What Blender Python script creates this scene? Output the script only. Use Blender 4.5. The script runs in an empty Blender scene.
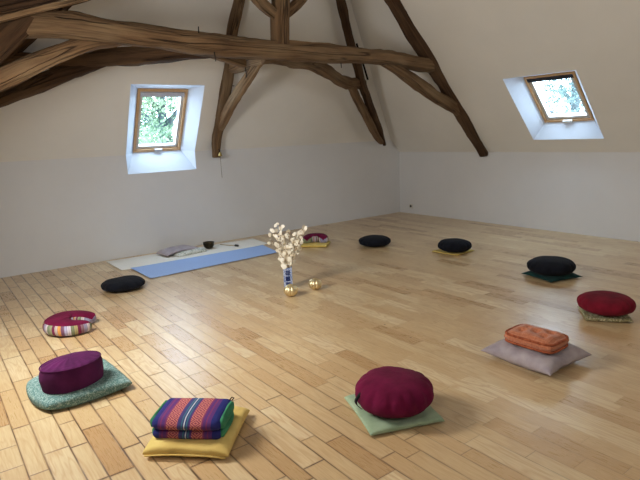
import bpy, bmesh, math, random
from mathutils import Vector, Matrix, noise
from math import sin, cos, pi, radians as R
sc = bpy.context.scene
col = sc.collection
# ------------------------------------------------------------------ helpers
def lin(c):
    def f(v):
        v /= 255.0
        return v/12.92 if v <= .04045 else ((v+.055)/1.055)**2.4
    return (f(c[0]), f(c[1]), f(c[2]), 1)
def link(o):
    col.objects.link(o); return o
def tag(o, label=None, cat=None, group=None, kind=None):
    if label: o['label'] = label
    if cat: o['category'] = cat
    if group: o['group'] = group
    if kind: o['kind'] = kind
    return o
def empty(name, loc=(0,0,0), rz=0):
    o = bpy.data.objects.new(name, None); link(o)
    o.location = loc; o.rotation_euler = (0,0,rz); o.empty_display_size = .1
    return o
def thing(name, label, cat, loc=(0,0,0), rz=0, group=None):
    return tag(empty(name, loc, rz), label, cat, group)
def mesh(name, verts, faces, mat=None, parent=None, uvs=None, smooth=True, loc=None):
    me = bpy.data.meshes.new(name); me.from_pydata([tuple(v) for v in verts], [], faces)
    if uvs:
        ul = me.uv_layers.new(name='UVMap')
        for p in me.polygons:
            for k, li in enumerate(p.loop_indices): ul.data[li].uv = uvs[p.index][k]
    bm = bmesh.new(); bm.from_mesh(me)
    if smooth: bmesh.ops.recalc_face_normals(bm, faces=bm.faces)
    bm.to_mesh(me); bm.free()
    for p in me.polygons: p.use_smooth = smooth
    if mat: me.materials.append(mat)
    o = bpy.data.objects.new(name, me); link(o)
    if parent: o.parent = parent
    if loc: o.location = loc
    return o
# ------------------------------------------------------------------ node helpers
class NT:
    def __init__(s, name):
        s.m = bpy.data.materials.new(name); s.m.use_nodes = True
        s.t = s.m.node_tree; s.t.nodes.clear()
        s.out = s.t.nodes.new('ShaderNodeOutputMaterial')
        s.b = s.t.nodes.new('ShaderNodeBsdfPrincipled')
        s.t.links.new(s.b.outputs[0], s.out.inputs[0])
    def put(s, sock, v):
        if isinstance(v, bpy.types.NodeSocket): s.t.links.new(v, sock)
        else: sock.default_value = v
    def n(s, typ, ins=None, out=0, **props):
        nd = s.t.nodes.new('ShaderNode'+typ)
        for k, v in props.items(): setattr(nd, k, v)
        for k, v in (ins or {}).items(): s.put(nd.inputs[k], v)
        return nd.outputs[out]
    def math(s, op, a, b=0.0, c=0.0):
        return s.n('Math', {0:a, 1:b, 2:c}, operation=op)
    def mix(s, f, a, b, mode='MIX'):
        nd = s.t.nodes.new('ShaderNodeMix'); nd.data_type = 'RGBA'; nd.blend_type = mode
        s.put(nd.inputs[0], f); s.put(nd.inputs[6], a); s.put(nd.inputs[7], b)
        return nd.outputs[2]
    def ramp(s, f, stops, interp='LINEAR'):
        nd = s.t.nodes.new('ShaderNodeValToRGB'); cr = nd.color_ramp; cr.interpolation = interp
        while len(cr.elements) < len(stops): cr.elements.new(.5)
        for e, (p, c) in zip(cr.elements, stops): e.position = p; e.color = c
        s.put(nd.inputs[0], f); return nd.outputs[0]
    def maprange(s, v, a, b, c, d):
        return s.n('MapRange', {0:v, 1:a, 2:b, 3:c, 4:d})
    def bump(s, h, strength=.3, dist=.01):
        nd = s.t.nodes.new('ShaderNodeBump'); s.put(nd.inputs['Height'], h)
        nd.inputs['Strength'].default_value = strength; nd.inputs['Distance'].default_value = dist
        s.t.links.new(nd.outputs[0], s.b.inputs['Normal'])
    def set(s, color=None, rough=None, **kw):
        if color is not None: s.put(s.b.inputs['Base Color'], color)
        if rough is not None: s.put(s.b.inputs['Roughness'], rough)
        for k, v in kw.items(): s.put(s.b.inputs[k.replace('_',' ')], v)
        return s.m
    def obj(s): return s.n('TexCoord', out=3)
    def uv(s): return s.n('TexCoord', out=2)

def g(v): return (v, v, v, 1)
def fabric(name, c, c2=None, scale=9, weave=500, rough=.95, sheen=.05, bs=.25):
    n = NT(name); co = n.obj()
    a = n.n('TexNoise', {'Vector':co, 'Scale':scale, 'Detail':4.0}, out=0)
    w = n.n('TexNoise', {'Vector':co, 'Scale':float(weave), 'Detail':2.0}, out=0)
    if c2 is None: c2 = tuple(x*.78 for x in c[:3])+(1,)
    colr = n.mix(n.maprange(a, .35, .65, 0.0, 1.0), c2, c)
    colr = n.mix(n.maprange(w, .3, .7, 0.0, .25), colr, g(0.0), 'MULTIPLY') if False else colr
    wr = n.n('TexNoise', {'Vector':co, 'Scale':14.0, 'Detail':3.0, 'Distortion':.8}, out=0)
    n.bump(n.math('ADD', n.math('MULTIPLY', wr, 1.0), n.math('MULTIPLY', w, .12)), bs, .02)
    n.set(colr, rough); n.b.inputs['Sheen Weight'].default_value = sheen
    n.b.inputs['Sheen Roughness'].default_value = .5
    n.b.inputs['Specular IOR Level'].default_value = .2
    return n.m
# ------------------------------------------------------------------ materials
def wall_mat(name, c):
    n = NT(name); co = n.n('NewGeometry', out=0)
    a = n.n('TexNoise', {'Vector':co, 'Scale':1.3, 'Detail':5.0, 'Roughness':.6}, out=0)
    b = n.n('TexNoise', {'Vector':co, 'Scale':45.0, 'Detail':3.0}, out=0)
    cc = n.mix(n.maprange(a, .3, .7, 0.0, 1.0), tuple(x*.95 for x in c[:3])+(1,), c)
    n.bump(n.math('ADD', n.math('MULTIPLY', a, 1.5), n.math('MULTIPLY', b, .08)), .25, .02)
    return n.set(cc, .85)
M_WALL = wall_mat('white plaster', lin((217,218,220)))
M_CEIL = wall_mat('white painted slope', lin((227,225,220)))
M_REVEAL = wall_mat('sky-tinted reveal paint', lin((216,226,240)))  # white paint with bluish sky light tinted into its colour

def floor_mat():
    n = NT('ash parquet boards'); p = n.n('NewGeometry', out=0)
    s = n.n('SeparateXYZ', {0:p}, out=0); nd = s.node; X, Y = nd.outputs[0], nd.outputs[1]
    # age of the boards: old gappy boards near the left wall, tighter boards towards the right
    age = n.maprange(n.math('ADD', X, n.math('MULTIPLY', n.n('TexNoise', {'Vector':p, 'Scale':.8}), .8)), 1.2, 2.9, 1.0, 0.0)
    W = .102
    fx = n.math('DIVIDE', n.math('ADD', X, n.math('MULTIPLY', n.math('SINE', n.math('MULTIPLY', X, 27.0)), .009)), W); row = n.math('FLOOR', fx); u = n.math('FRACT', fx)
    rr = n.n('TexWhiteNoise', {'W':row}, noise_dimensions='1D')
    L = n.math('MULTIPLY', n.math('ADD', n.math('MULTIPLY', rr, .35), .42), n.maprange(row, 10.0, 22.0, .60, 1.05))
    ww = n.n('TexWhiteNoise', {'W':n.math('ADD', row, 71.3)}, noise_dimensions='1D')
    # warp along the board so that lengths vary from piece to piece
    yy = n.math('ADD', Y, n.math('MULTIPLY', n.math('SINE', n.math('ADD', n.math('MULTIPLY', Y, 3.1), n.math('MULTIPLY', ww, 30.0))), .11))
    fy = n.math('ADD', n.math('DIVIDE', yy, L), n.math('MULTIPLY', ww, 9.0))
    cell = n.math('FLOOR', fy); v = n.math('FRACT', fy)
    idv = n.n('CombineXYZ', {0:row, 1:cell})
    rnd = n.n('TexWhiteNoise', {'Vector':idv}, out=0, noise_dimensions='3D')
    rnc = n.n('TexWhiteNoise', {'Vector':idv}, out=1, noise_dimensions='3D')
    rs = n.n('SeparateXYZ', {0:rnc}).node
    # grain: coordinates offset per board and squeezed along it
    gx = n.math('ADD', n.math('MULTIPLY', X, 1.0), n.math('MULTIPLY', rnd, 17.0))
    gy = n.math('ADD', n.math('MULTIPLY', Y, .16), n.math('MULTIPLY', rs.outputs[1], 11.0))
    gc = n.n('CombineXYZ', {0:gx, 1:gy, 2:n.math('MULTIPLY', rnd, 5.0)})
    n1 = n.n('TexNoise', {'Vector':gc, 'Scale':9.0, 'Detail':2.0, 'Distortion':.4}, out=0)
    rings = n.math('FRACT', n.math('MULTIPLY', n1, 9.0))
    rings = n.math('ABSOLUTE', n.math('SUBTRACT', n.math('MULTIPLY', rings, 2.0), 1.0))
    fine = n.n('TexNoise', {'Vector':n.n('CombineXYZ', {0:gx, 1:n.math('MULTIPLY', gy, .35)}), 'Scale':150.0, 'Detail':3.0}, out=0)
    base = n.ramp(rnd, [(0.0, lin((188,156,114))), (.12, lin((203,174,132))), (.45, lin((211,186,145))), (.75, lin((217,195,155))), (1.0, lin((226,208,172)))])
    dark = n.mix(1.0, base, lin((196,152,104)), 'MULTIPLY')
    c = n.mix(n.math('MULTIPLY', n.maprange(rings, .0, .5, 1.0, 0.0), n.maprange(rs.outputs[0], .3, 1.0, .06, .42)), base, dark)
    c = n.mix(n.maprange(fine, .35, .75, 0.0, .32), c, dark)
    blot = n.n('TexNoise', {'Vector':p, 'Scale':2.2, 'Detail':4.0}, out=0)
    c = n.mix(n.maprange(blot, .35, .7, .0, .25), c, lin((176,140,96)))
    # knots
    vo = n.t.nodes.new('ShaderNodeTexVoronoi'); vo.feature = 'F1'
    n.put(vo.inputs['Vector'], n.n('VectorMath', {0:p, 1:(1.0,.8,1.0)}, operation='MULTIPLY')); vo.inputs['Scale'].default_value = 5.0
    kn = n.math('MULTIPLY', n.maprange(vo.outputs['Distance'], .03, .055, 1.0, 0.0),
                n.math('GREATER_THAN', n.n('SeparateXYZ', {0:vo.outputs['Color']}), .62))
    c = n.mix(n.math('MULTIPLY', kn, .75), c, lin((84,52,30)))
    # seams
    eu = n.math('MINIMUM', u, n.math('SUBTRACT', 1.0, u)); eu = n.math('MULTIPLY', eu, W)
    ev = n.math('MINIMUM', v, n.math('SUBTRACT', 1.0, v)); ev = n.math('MULTIPLY', ev, L)
    e = n.math('MINIMUM', eu, ev)
    wob = n.math('MULTIPLY', n.n('TexNoise', {'Vector':p, 'Scale':7.0}), .003)
    wid = n.math('ADD', n.math('MULTIPLY', age, .0026), .0008)
    wid = n.math('ADD', wid, n.math('MULTIPLY', wob, age))
    seam = n.math('SUBTRACT', 1.0, n.n('MapRange', {0:e, 1:n.math('MULTIPLY', wid, .35), 2:wid, 3:0.0, 4:1.0}))
    soft = n.math('MULTIPLY', n.maprange(e, 0.0, .011, 1.0, 0.0), n.math('MULTIPLY', age, .38))
    c = n.mix(soft, c, lin((120,78,42)))
    c = n.mix(n.math('MULTIPLY', seam, n.math('MULTIPLY', n.maprange(age, 0.0, 1.0, .40, .9), n.maprange(n.n('TexNoise', {'Vector':p, 'Scale':5.0, 'Detail':2.0}), .35, .6, .35, 1.0))), c, lin((70,42,22)))
    # grey wear towards the far left corner
    hgt = n.math('SUBTRACT', n.math('MULTIPLY', fine, .12), n.math('MULTIPLY', seam, .8))
    hgt = n.math('ADD', hgt, n.math('MULTIPLY', n.n('TexNoise', {'Vector':p, 'Scale':6.0, 'Detail':2.0}), .5))
    hgt = n.math('ADD', hgt, n.math('MULTIPLY', rnd, .25))
    n.bump(hgt, .28, .006)
    rg = n.math('ADD', n.maprange(fine, .3, .7, .24, .34), n.math('MULTIPLY', rnd, .08))
    n.set(c, rg); n.b.inputs['Specular IOR Level'].default_value = .8; n.b.inputs['Coat Weight'].default_value = .35; n.b.inputs['Coat Roughness'].default_value = .30
    return n.m
M_FLOOR = floor_mat()

def oak(name, c1, c2, c3, rough=.8):
    n = NT(name); uv = n.uv(); oi = n.n('ObjectInfo', out=5)
    s = n.n('SeparateXYZ', {0:uv}).node
    off = n.math('MULTIPLY', oi, 37.0)
    def vec(su, sv): return n.n('CombineXYZ', {0:n.math('MULTIPLY', s.outputs[0], su), 1:n.math('MULTIPLY', s.outputs[1], sv), 2:off})
    a = n.n('TexNoise', {'Vector':vec(.8, 13.0), 'Scale':2.0, 'Detail':6.0, 'Roughness':.65, 'Distortion':.3}, out=0)
    b = n.n('TexNoise', {'Vector':vec(1.0, 60.0), 'Scale':1.6, 'Detail':4.0, 'Distortion':.3}, out=0)
    big = n.n('TexNoise', {'Vector':vec(1.0, 2.0), 'Scale':1.5, 'Detail':2.0}, out=0)
    c = n.mix(n.maprange(a, .32, .66, 0.0, 1.0), c2, c1)
    c = n.mix(n.maprange(big, .45, .68, 0.0, .8), c, c3)
    cr = n.maprange(b, .30, .46, 1.0, 0.0)
    c = n.mix(n.math('MULTIPLY', cr, .55), c, tuple(x*.35 for x in c2[:3])+(1,))
    # long drying cracks
    w = n.n('TexNoise', {'Vector':vec(.28, 7.0), 'Scale':1.6, 'Detail':2.0}, out=0)
    ck = n.maprange(n.math('ABSOLUTE', n.math('SUBTRACT', w, .5)), .0, .014, 1.0, 0.0)
    c = n.mix(n.math('MULTIPLY', ck, .75), c, lin((34,22,14)))
    n.bump(n.math('SUBTRACT', n.math('ADD', n.math('MULTIPLY', a, .6), n.math('MULTIPLY', b, .7)), n.math('MULTIPLY', ck, 1.2)), .8, .02)
    n.set(c, rough); n.b.inputs['Specular IOR Level'].default_value = .25
    return n.m
M_OAK = oak('old oak timber', lin((136,108,78)), lin((84,61,41)), lin((140,118,90)))
M_OAK_D = oak('dark old oak timber', lin((92,67,45)), lin((56,38,25)), lin((108,84,60)))
M_OAK_L = oak('pale worn oak timber', lin((156,128,96)), lin((112,86,60)), lin((166,144,114)))

def plain(name, c, rough=.5, metal=0.0, bumps=0.0, scale=40.0, **kw):
    n = NT(name); co = n.obj()
    a = n.n('TexNoise', {'Vector':co, 'Scale':scale, 'Detail':3.0}, out=0)
    cc = n.mix(n.maprange(a, .3, .7, 0.0, 1.0), tuple(x*.88 for x in c[:3])+(1,), c)
    if bumps: n.bump(a, bumps, .01)
    n.set(cc, rough, **kw); n.b.inputs['Metallic'].default_value = metal
    return n.m
M_PINE = plain('varnished pine frame', lin((206,168,124)), .45)
M_SASH = plain('pale sash', lin((206,204,200)), .45)
M_ALU = plain('grey window metal', lin((196,196,204)), .5, .0)
M_BLIND = plain('dark roller blind', lin((38,40,50)), .7)
M_WHITEP = plain('white plastic', lin((214,212,206)), .4)
M_DARKP = plain('dark socket hole', lin((60,58,56)), .6)
M_IRON = plain('black wrought iron', lin((30,27,25)), .6, .7)
M_BRASS = plain('brushed brass', lin((232,214,172)), .42, 1.0, scale=8.0)
M_OLDBRASS = plain('old brass', lin((190,168,110)), .35, 1.0)
M_CORD = plain('grey cord', lin((120,112,100)), .9)

def glass_mat():
    n = NT('window glass')
    tr = n.n('BsdfTransparent', {0:(.96,.98,.98,1)}); gl = n.n('BsdfGlossy', {0:g(1.0), 'Roughness':.02})
    mx = n.n('MixShader', {0:.05, 1:tr, 2:gl}); n.t.links.new(mx, n.out.inputs[0]); return n.m
M_GLASS = glass_mat()

M_BLACK = fabric('black cotton', lin((19,22,32)), lin((12,14,21)), sheen=.02)
M_BURG = fabric('burgundy cotton', lin((112,20,62)), lin((92,12,48)), sheen=.02)
M_RED = fabric('wine red cotton', lin((124,22,42)), lin((98,14,32)), sheen=.02)
M_PURPLE = fabric('purple cotton', lin((88,30,80)), lin((70,22,64)), sheen=.02)
M_SAGE = fabric('sage cotton', lin((166,184,156)), lin((146,166,138)))
M_YELLOW = fabric('soft yellow cotton', lin((224,198,124)), lin((206,178,106)))
M_OCHRE = fabric('pale yellow cotton', lin((214,190,112)), lin((194,168,92)))
M_GREYSILK = fabric('silver mauve satin', lin((176,166,170)), lin((150,140,146)), rough=.5)
M_DKGREEN = fabric('dark green velvet', lin((20,62,58)), lin((12,42,42)))
M_GREENF = fabric('jade green cloth', lin((70,142,104)), lin((52,118,88)))
M_STRAP = fabric('black strap', lin((24,18,24)))
def orange_mat():
    n = NT('orange corded cotton'); co = n.obj()
    s = n.n('SeparateXYZ', {0:co}).node
    l1 = n.math('SINE', n.math('MULTIPLY', s.outputs[0], 520.0)); l2 = n.math('SINE', n.math('MULTIPLY', s.outputs[1], 520.0))
    ch = n.math('ADD', l1, l2)
    a = n.n('TexNoise', {'Vector':co, 'Scale':60.0, 'Detail':4.0}, out=0)
    c = n.mix(n.maprange(a, .3, .7, 0.0, 1.0), lin((182,110,76)), lin((204,136,102)))
    c = n.mix(n.maprange(ch, -2.0, 2.0, .25, 0.0), c, lin((120,60,36)))
    n.bump(n.math('ADD', n.math('MULTIPLY', ch, .15), a), .5, .006); n.set(c, .95)
    n.b.inputs['Sheen Weight'].default_value = .25; return n.m
M_ORANGE = orange_mat()
M_ORANGE_E = fabric('darker orange roll edge', lin((176,102,70)), lin((140,72,46)), scale=40)
def speckle(name, base, dot, dot2, scale=55.0, thr=.52):
    n = NT(name); co = n.obj()
    a = n.n('TexNoise', {'Vector':co, 'Scale':scale, 'Detail':2.0, 'Distortion':1.6}, out=0)
    b = n.n('TexNoise', {'Vector':co, 'Scale':scale*1.9, 'Detail':2.0}, out=0)
    c = n.mix(n.maprange(a, thr, thr+.06, 0.0, 1.0), base, dot)
    c = n.mix(n.maprange(b, .58, .63, 0.0, .8), c, dot2)
    w = n.n('TexNoise', {'Vector':co, 'Scale':14.0, 'Detail':3.0}, out=0)
    n.bump(w, .35, .02); n.set(c, .95); return n.m
M_TEAL = speckle('teal leaf print cotton', lin((92,124,122)), lin((146,168,162)), lin((72,102,102)), 70.0, .5)
M_FLORAL = speckle('olive floral cotton', lin((140,134,96)), lin((196,188,156)), lin((92,84,66)), 40.0)
M_PRINT = speckle('white leafy print cotton', lin((206,206,198)), lin((150,158,142)), lin((222,222,216)), 30.0)
def stripes_mat():
    n = NT('woven multicolour stripes'); s = n.n('SeparateXYZ', {0:n.uv()}).node
    f = n.math('FRACT', n.math('MULTIPLY', s.outputs[0], 3.3))
    P = [('b',150,148,176),('w',206,196,196),('g',128,138,108),('g',150,156,122),('p',120,34,74),('w',190,176,170),('o',222,158,84),('r',120,84,110),('l',176,174,206),('w',206,200,210),('g',126,136,106),('y',170,160,110),('p',118,30,70),('r',140,110,120)]
    st = [(i/len(P), lin(p[1:])) for i, p in enumerate(P)]
    c = n.ramp(f, st, 'CONSTANT')
    f2 = n.math('SINE', n.math('MULTIPLY', s.outputs[0], 420.0))
    c = n.mix(n.maprange(f2, -.2, 1.0, 0.0, .3), c, lin((90,60,90)))
    b = n.n('TexNoise', {'Vector':n.obj(), 'Scale':160.0}, out=0); n.bump(b, .3, .01)
    return n.set(c, .9)
M_STRIPE = stripes_mat()
def thai_mat():
    n = NT('woven blue purple and salmon bands'); s = n.n('SeparateXYZ', {0:n.obj()}).node
    x, y, z = s.outputs[0], s.outputs[1], s.outputs[2]
    f = n.math('ADD', n.math('DIVIDE', x, .352), .5)
    BL, PU, MG, SA, SL, TE = lin((30,36,112)), lin((92,44,112)), lin((124,48,98)), lin((190,116,106)), lin((62,60,112)), lin((52,112,128))
    c = n.ramp(f, [(0,BL),(.115,PU),(.15,MG),(.17,PU),(.215,MG),(.24,SA),(.395,PU),(.41,SL),(.455,TE),(.47,SL),(.49,lin((180,190,196))),(.505,SL),(.525,TE),(.54,SL),(.565,PU),(.58,SA),(.735,MG),(.76,PU),(.80,MG),(.82,PU),(.87,BL)], 'CONSTANT')
    # diamond motifs in the salmon bands
    yz = n.math('ADD', y, z)
    def band(x0):
        dx = n.math('DIVIDE', n.math('ABSOLUTE', n.math('SUBTRACT', f, x0)), .075)
        v = n.math('ABSOLUTE', n.math('SUBTRACT', n.math('FRACT', n.math('MULTIPLY', yz, 19.0)), .5))
        d = n.math('ADD', dx, n.math('MULTIPLY', v, 2.0))
        rg = n.math('GREATER_THAN', n.math('SINE', n.math('MULTIPLY', d, 10.5)), .15)
        return n.math('MULTIPLY', rg, n.math('LESS_THAN', dx, 1.0))
    msk = n.math('MAXIMUM', band(.318), band(.658))
    c = n.mix(n.math('MULTIPLY', msk, .85), c, lin((112,24,70)))
    b = n.n('TexNoise', {'Vector':n.obj(), 'Scale':260.0}, out=0); n.bump(b, .3, .008)
    return n.set(c, .9)
M_THAI = thai_mat()
M_MATW = plain('white foam mat', lin((236,232,222)), .9, bumps=.1, scale=200.0)
M_MATB = plain('light blue foam mat', lin((162,188,232)), .9, bumps=.1, scale=200.0)
M_BRONZE = plain('dark bronze bowl', lin((66,58,44)), .35, .9, scale=60.0)
M_FELT = plain('dark mallet head', lin((70,68,64)), .9)
M_STICK = plain('pale wood stick', lin((190,168,130)), .6)
M_POD = plain('papery cream seed pod', lin((250,243,226)), .5)
M_STEM = plain('dry stem', lin((176,150,112)), .8)
def vase_mat():
    n = NT('blue and white glazed porcelain'); s = n.n('SeparateXYZ', {0:n.obj()}).node
    a = n.n('TexNoise', {'Vector':n.obj(), 'Scale':70.0, 'Detail':3.0, 'Distortion':2.0}, out=0)
    c = n.mix(n.maprange(a, .48, .56, 0.0, 1.0), lin((196,204,222)), lin((96,120,176)))
    return n.set(c, .15)
M_VASE = vase_mat()
def vase_panel_mat():
    n = NT('cobalt blue painted panel')
    a = n.n('TexNoise', {'Vector':n.obj(), 'Scale':60.0, 'Detail':2.0, 'Distortion':2.0}, out=0)
    c = n.mix(n.maprange(a, .50, .58, 0.0, 1.0), lin((30,44,92)), lin((70,90,140)))
    return n.set(c, .15)
M_VPANEL = vase_panel_mat()

# ------------------------------------------------------------------ room geometry (metres)
XR, YL = 7.163, 7.177          # right wall, far wall
HR, HL = 1.115, 1.335           # knee heights
XW, YB = -.95, -3.0            # left wall, wall behind the camera
tR, tL = 1.07, 1.07             # slopes of the two long roof sides
s60 = sin(R(60)); c60 = .5; aR = math.atan(tR); sR, cR = sin(aR), cos(aR)
AX = (HR + tR*XR - 1.1 + tL*XW)/(tR+tL); AZ = 1.1 + tL*(AX-XW); AY = YL - (AZ-HL)*c60/s60
HRX = XR - (HL-HR)/tR          # where the right slope meets the far wall's top
HLX = XW + (HL-1.1)/tL

def struct(o): o['kind'] = 'structure'; return o
fl = struct(mesh('floor', [(XW-.3,YB-.3,0),(XR+.3,YB-.3,0),(XR+.3,YL+.3,0),(XW-.3,YL+.3,0)], [(0,1,2,3)], M_FLOOR, smooth=False))
# window openings
W1 = dict(x0=2.21, x1=3.165, s1=.975, zb=1.087, fx0=2.37, fx1=3.035, fs0=-.08, fs1=.83, d=.2)
W2 = dict(y0=3.395, y1=4.37, s0=.245, s1=1.345, fy0=3.555, fy1=4.23, fs0=.385, fs1=1.18, d=.2)
# far wall, with the notch of window 1's sloping reveal
wv = [(XW,YL,0),(XR,YL,0),(XR,YL,HR),(HRX,YL,HL),(W1['x1'],YL,HL),(W1['x1'],YL,W1['zb']),(W1['x0'],YL,W1['zb']),(W1['x0'],YL,HL),(HLX,YL,HL),(XW,YL,1.1)]
struct(mesh('wall_far', wv, [(0,6,7,8,9),(0,1,5,6),(1,2,3,4,5)], M_WALL, smooth=False))
struct(mesh('wall_right', [(XR,YL,0),(XR,YB,0),(XR,YB,HR),(XR,YL,HR)], [(0,1,2,3)], M_WALL, smooth=False))
struct(mesh('wall_left', [(XW,YL,0),(XW,YB,0),(XW,YB,1.1),(XW,YL,1.1)], [(0,1,2,3)], M_WALL, smooth=False))
struct(mesh('wall_back', [(XW,YB,0),(XR,YB,0),(XR,YB,HR),(AX,YB,AZ),(XW,YB,1.1)], [(0,1,2,3,4)], M_WALL, smooth=False))
# sloping ceilings: hip end (60 deg), right side, left side
def hipP(x, s, d=0): return (x, YL - s*c60 + d*s60, HL + s*s60 + d*c60)
def rgtP(y, s, d=0): return (XR - s*cR + d*sR, y, HR + s*sR + d*cR)
sA = (AZ-HL)/s60
def hip_top(x):
    return sA*(x-HLX)/(AX-HLX) if x < AX else sA*(HRX-x)/(HRX-AX)
v = []; f = []
def poly(pts): 
    i = len(v); v.extend(pts); f.append(tuple(range(i, i+len(pts))))
a, b, s1 = W1['x0'], W1['x1'], W1['s1']
poly([hipP(HLX,0), hipP(a,0), hipP(a,s1), hipP(a,hip_top(a))])
poly([hipP(a,s1), hipP(b,s1), hipP(b,hip_top(b)), hipP(a,hip_top(a))])
poly([hipP(b,0), hipP(HRX,0), hipP(AX,sA), hipP(b,hip_top(b)), hipP(b,s1)])
ce = struct(mesh('ceiling', v, f, M_CEIL, smooth=False))
v = []; f = []
sK = (HL-HR)/sR; sT = (AZ-HR)/sR; y0, y1 = W2['y0'], W2['y1']
def yTop(s):   # hip edge of the right slope
    return YL if s < sK else YL - (HR + s*sR - HL)*c60/s60
poly([rgtP(YB,0), rgtP(y0,0), rgtP(y0,W2['s0']), rgtP(y0,W2['s1']), rgtP(y0,sT), rgtP(YB,sT)])
poly([rgtP(y0,0), rgtP(y1,0), rgtP(y1,W2['s0']), rgtP(y0,W2['s0'])])
poly([rgtP(y0,W2['s1']), rgtP(y1,W2['s1']), rgtP(y1,sT), rgtP(y0,sT)])
poly([rgtP(y1,0), rgtP(YL,0), (HRX,YL,HL), (AX,AY,AZ), rgtP(y1,sT), rgtP(y1,W2['s1']), rgtP(y1,W2['s0'])])
struct(mesh('ceiling', v, f, M_CEIL, smooth=False))
struct(mesh('ceiling', [(XW,YB,1.1),(XW,YL,1.1),(HLX,YL,HL),(AX,AY,AZ),(AX,YB,AZ)], [(0,1,2,3,4)], M_CEIL, smooth=False))

# ------------------------------------------------------------------ skylights
def frame_ring(P, u0, u1, s0, s1, wd, d0, d1, mat, name, parent):
    """rectangular ring in the slope's own plane between depths d0..d1"""
    vs = []
    for (uu, ss) in ((u0,s0),(u1,s0),(u1,s1),(u0,s1)):
        for dd in (d0, d1): vs.append(P(uu, ss, dd))
    for (uu, ss) in ((u0+wd,s0+wd),(u1-wd,s0+wd),(u1-wd,s1-wd),(u0+wd,s1-wd)):
        for dd in (d0, d1): vs.append(P(uu, ss, dd))
    fs = []
    for i in range(4):
        j = (i+1) % 4; o0, o1, p0, p1 = 2*i, 2*i+1, 2*j, 2*j+1; q0, q1, r0, r1 = 8+2*i, 9+2*i, 8+2*j, 9+2*j
        fs += [(o0,p0,r0,q0), (o1,q1,r1,p1), (o0,o1,p1,p0), (q0,r0,r1,q1)]
    return mesh(name, vs, fs, mat, parent, smooth=False)
def slab(P, u0, u1, s0, s1, d0, d1, mat, name, parent):
    vs = [P(a_, b_, c_) for c_ in (d0, d1) for (a_, b_) in ((u0,s0),(u1,s0),(u1,s1),(u0,s1))]
    o = mesh(name, vs, [(0,1,2,3),(4,7,6,5),(0,4,5,1),(1,5,6,2),(2,6,7,3),(3,7,4,0)], mat, parent, smooth=False)
    md = o.modifiers.new('b','BEVEL'); md.width = .004; md.segments = 2
    return o
# window 1
w1 = struct(empty('window_1', (0,0,0))); tag(w1, 'upright roof window with grey top rail above the blue mat, in the far wall', 'window')
x0, x1, fx0, fx1, fs0, fs1, d = (W1[k] for k in ('x0','x1','fx0','fx1','fs0','fs1','d'))
fr = [hipP(fx0,fs0,d), hipP(fx1,fs0,d), hipP(fx1,fs1,d), hipP(fx0,fs1,d)]
op = [(x0,YL,W1['zb']), (x1,YL,W1['zb']), hipP(x1,0), hipP(x1,s1), hipP(x0,s1), hipP(x0,0)]
mesh('reveal', fr+op, [(0,1,5,4), (1,6,5),(1,2,6),(2,7,6), (2,3,8,7), (3,0,9),(3,9,8),(0,4,9)], M_REVEAL, w1, smooth=False)
frame_ring(hipP, fx0, fx1, fs0, fs1, .034, d-.015, d+.09, M_PINE, 'frame', w1)
frame_ring(hipP, fx0+.04, fx1-.04, fs0+.04, fs1-.04, .035, d+.01, d+.07, M_SASH, 'sash', w1)
slab(hipP, fx0+.07, fx1-.07, fs0+.07, fs1-.07, d+.04, d+.05, M_GLASS, 'pane', w1)
slab(hipP, fx0+.04, fx1-.04, fs1-.11, fs1-.05, d-.01, d+.03, M_ALU, 'top_rail', w1)
slab(hipP, 2.66, 2.76, fs0+.018, fs0+.045, d-.045, d-.012, M_ALU, 'handle', w1)
# window 2
w2 = struct(empty('window_2', (0,0,0))); tag(w2, 'roof window with dark rolled blind in the right slope', 'window')
y0, y1, fy0, fy1, fs0, fs1, d = (W2[k] for k in ('y0','y1','fy0','fy1','fs0','fs1','d'))
fr = [rgtP(fy0,fs0,d), rgtP(fy1,fs0,d), rgtP(fy1,fs1,d), rgtP(fy0,fs1,d)]
op = [rgtP(y0,W2['s0']), rgtP(y1,W2['s0']), rgtP(y1,W2['s1']), rgtP(y0,W2['s1'])]
mesh('reveal', fr+op, [(0,1,5,4),(1,2,6,5),(2,3,7,6),(3,0,4,7)], M_REVEAL, w2, smooth=False)
frame_ring(rgtP, fy0, fy1, fs0, fs1, .028, d-.015, d+.09, M_PINE, 'frame', w2)
frame_ring(rgtP, fy0+.035, fy1-.035, fs0+.035, fs1-.035, .04, d+.005, d+.07, M_SASH, 'sash', w2)
slab(rgtP, fy0+.07, fy1-.07, fs0+.07, fs1-.07, d+.04, d+.05, M_GLASS, 'pane', w2)
slab(rgtP, fy0+.03, fy1-.03, fs1-.085, fs1-.03, d-.02, d+.02, M_BLIND, 'blind_roll', w2)
slab(rgtP, 3.83, 3.95, fs0+.01, fs0+.04, d-.05, d-.015, M_WHITEP, 'handle', w2)

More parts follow.
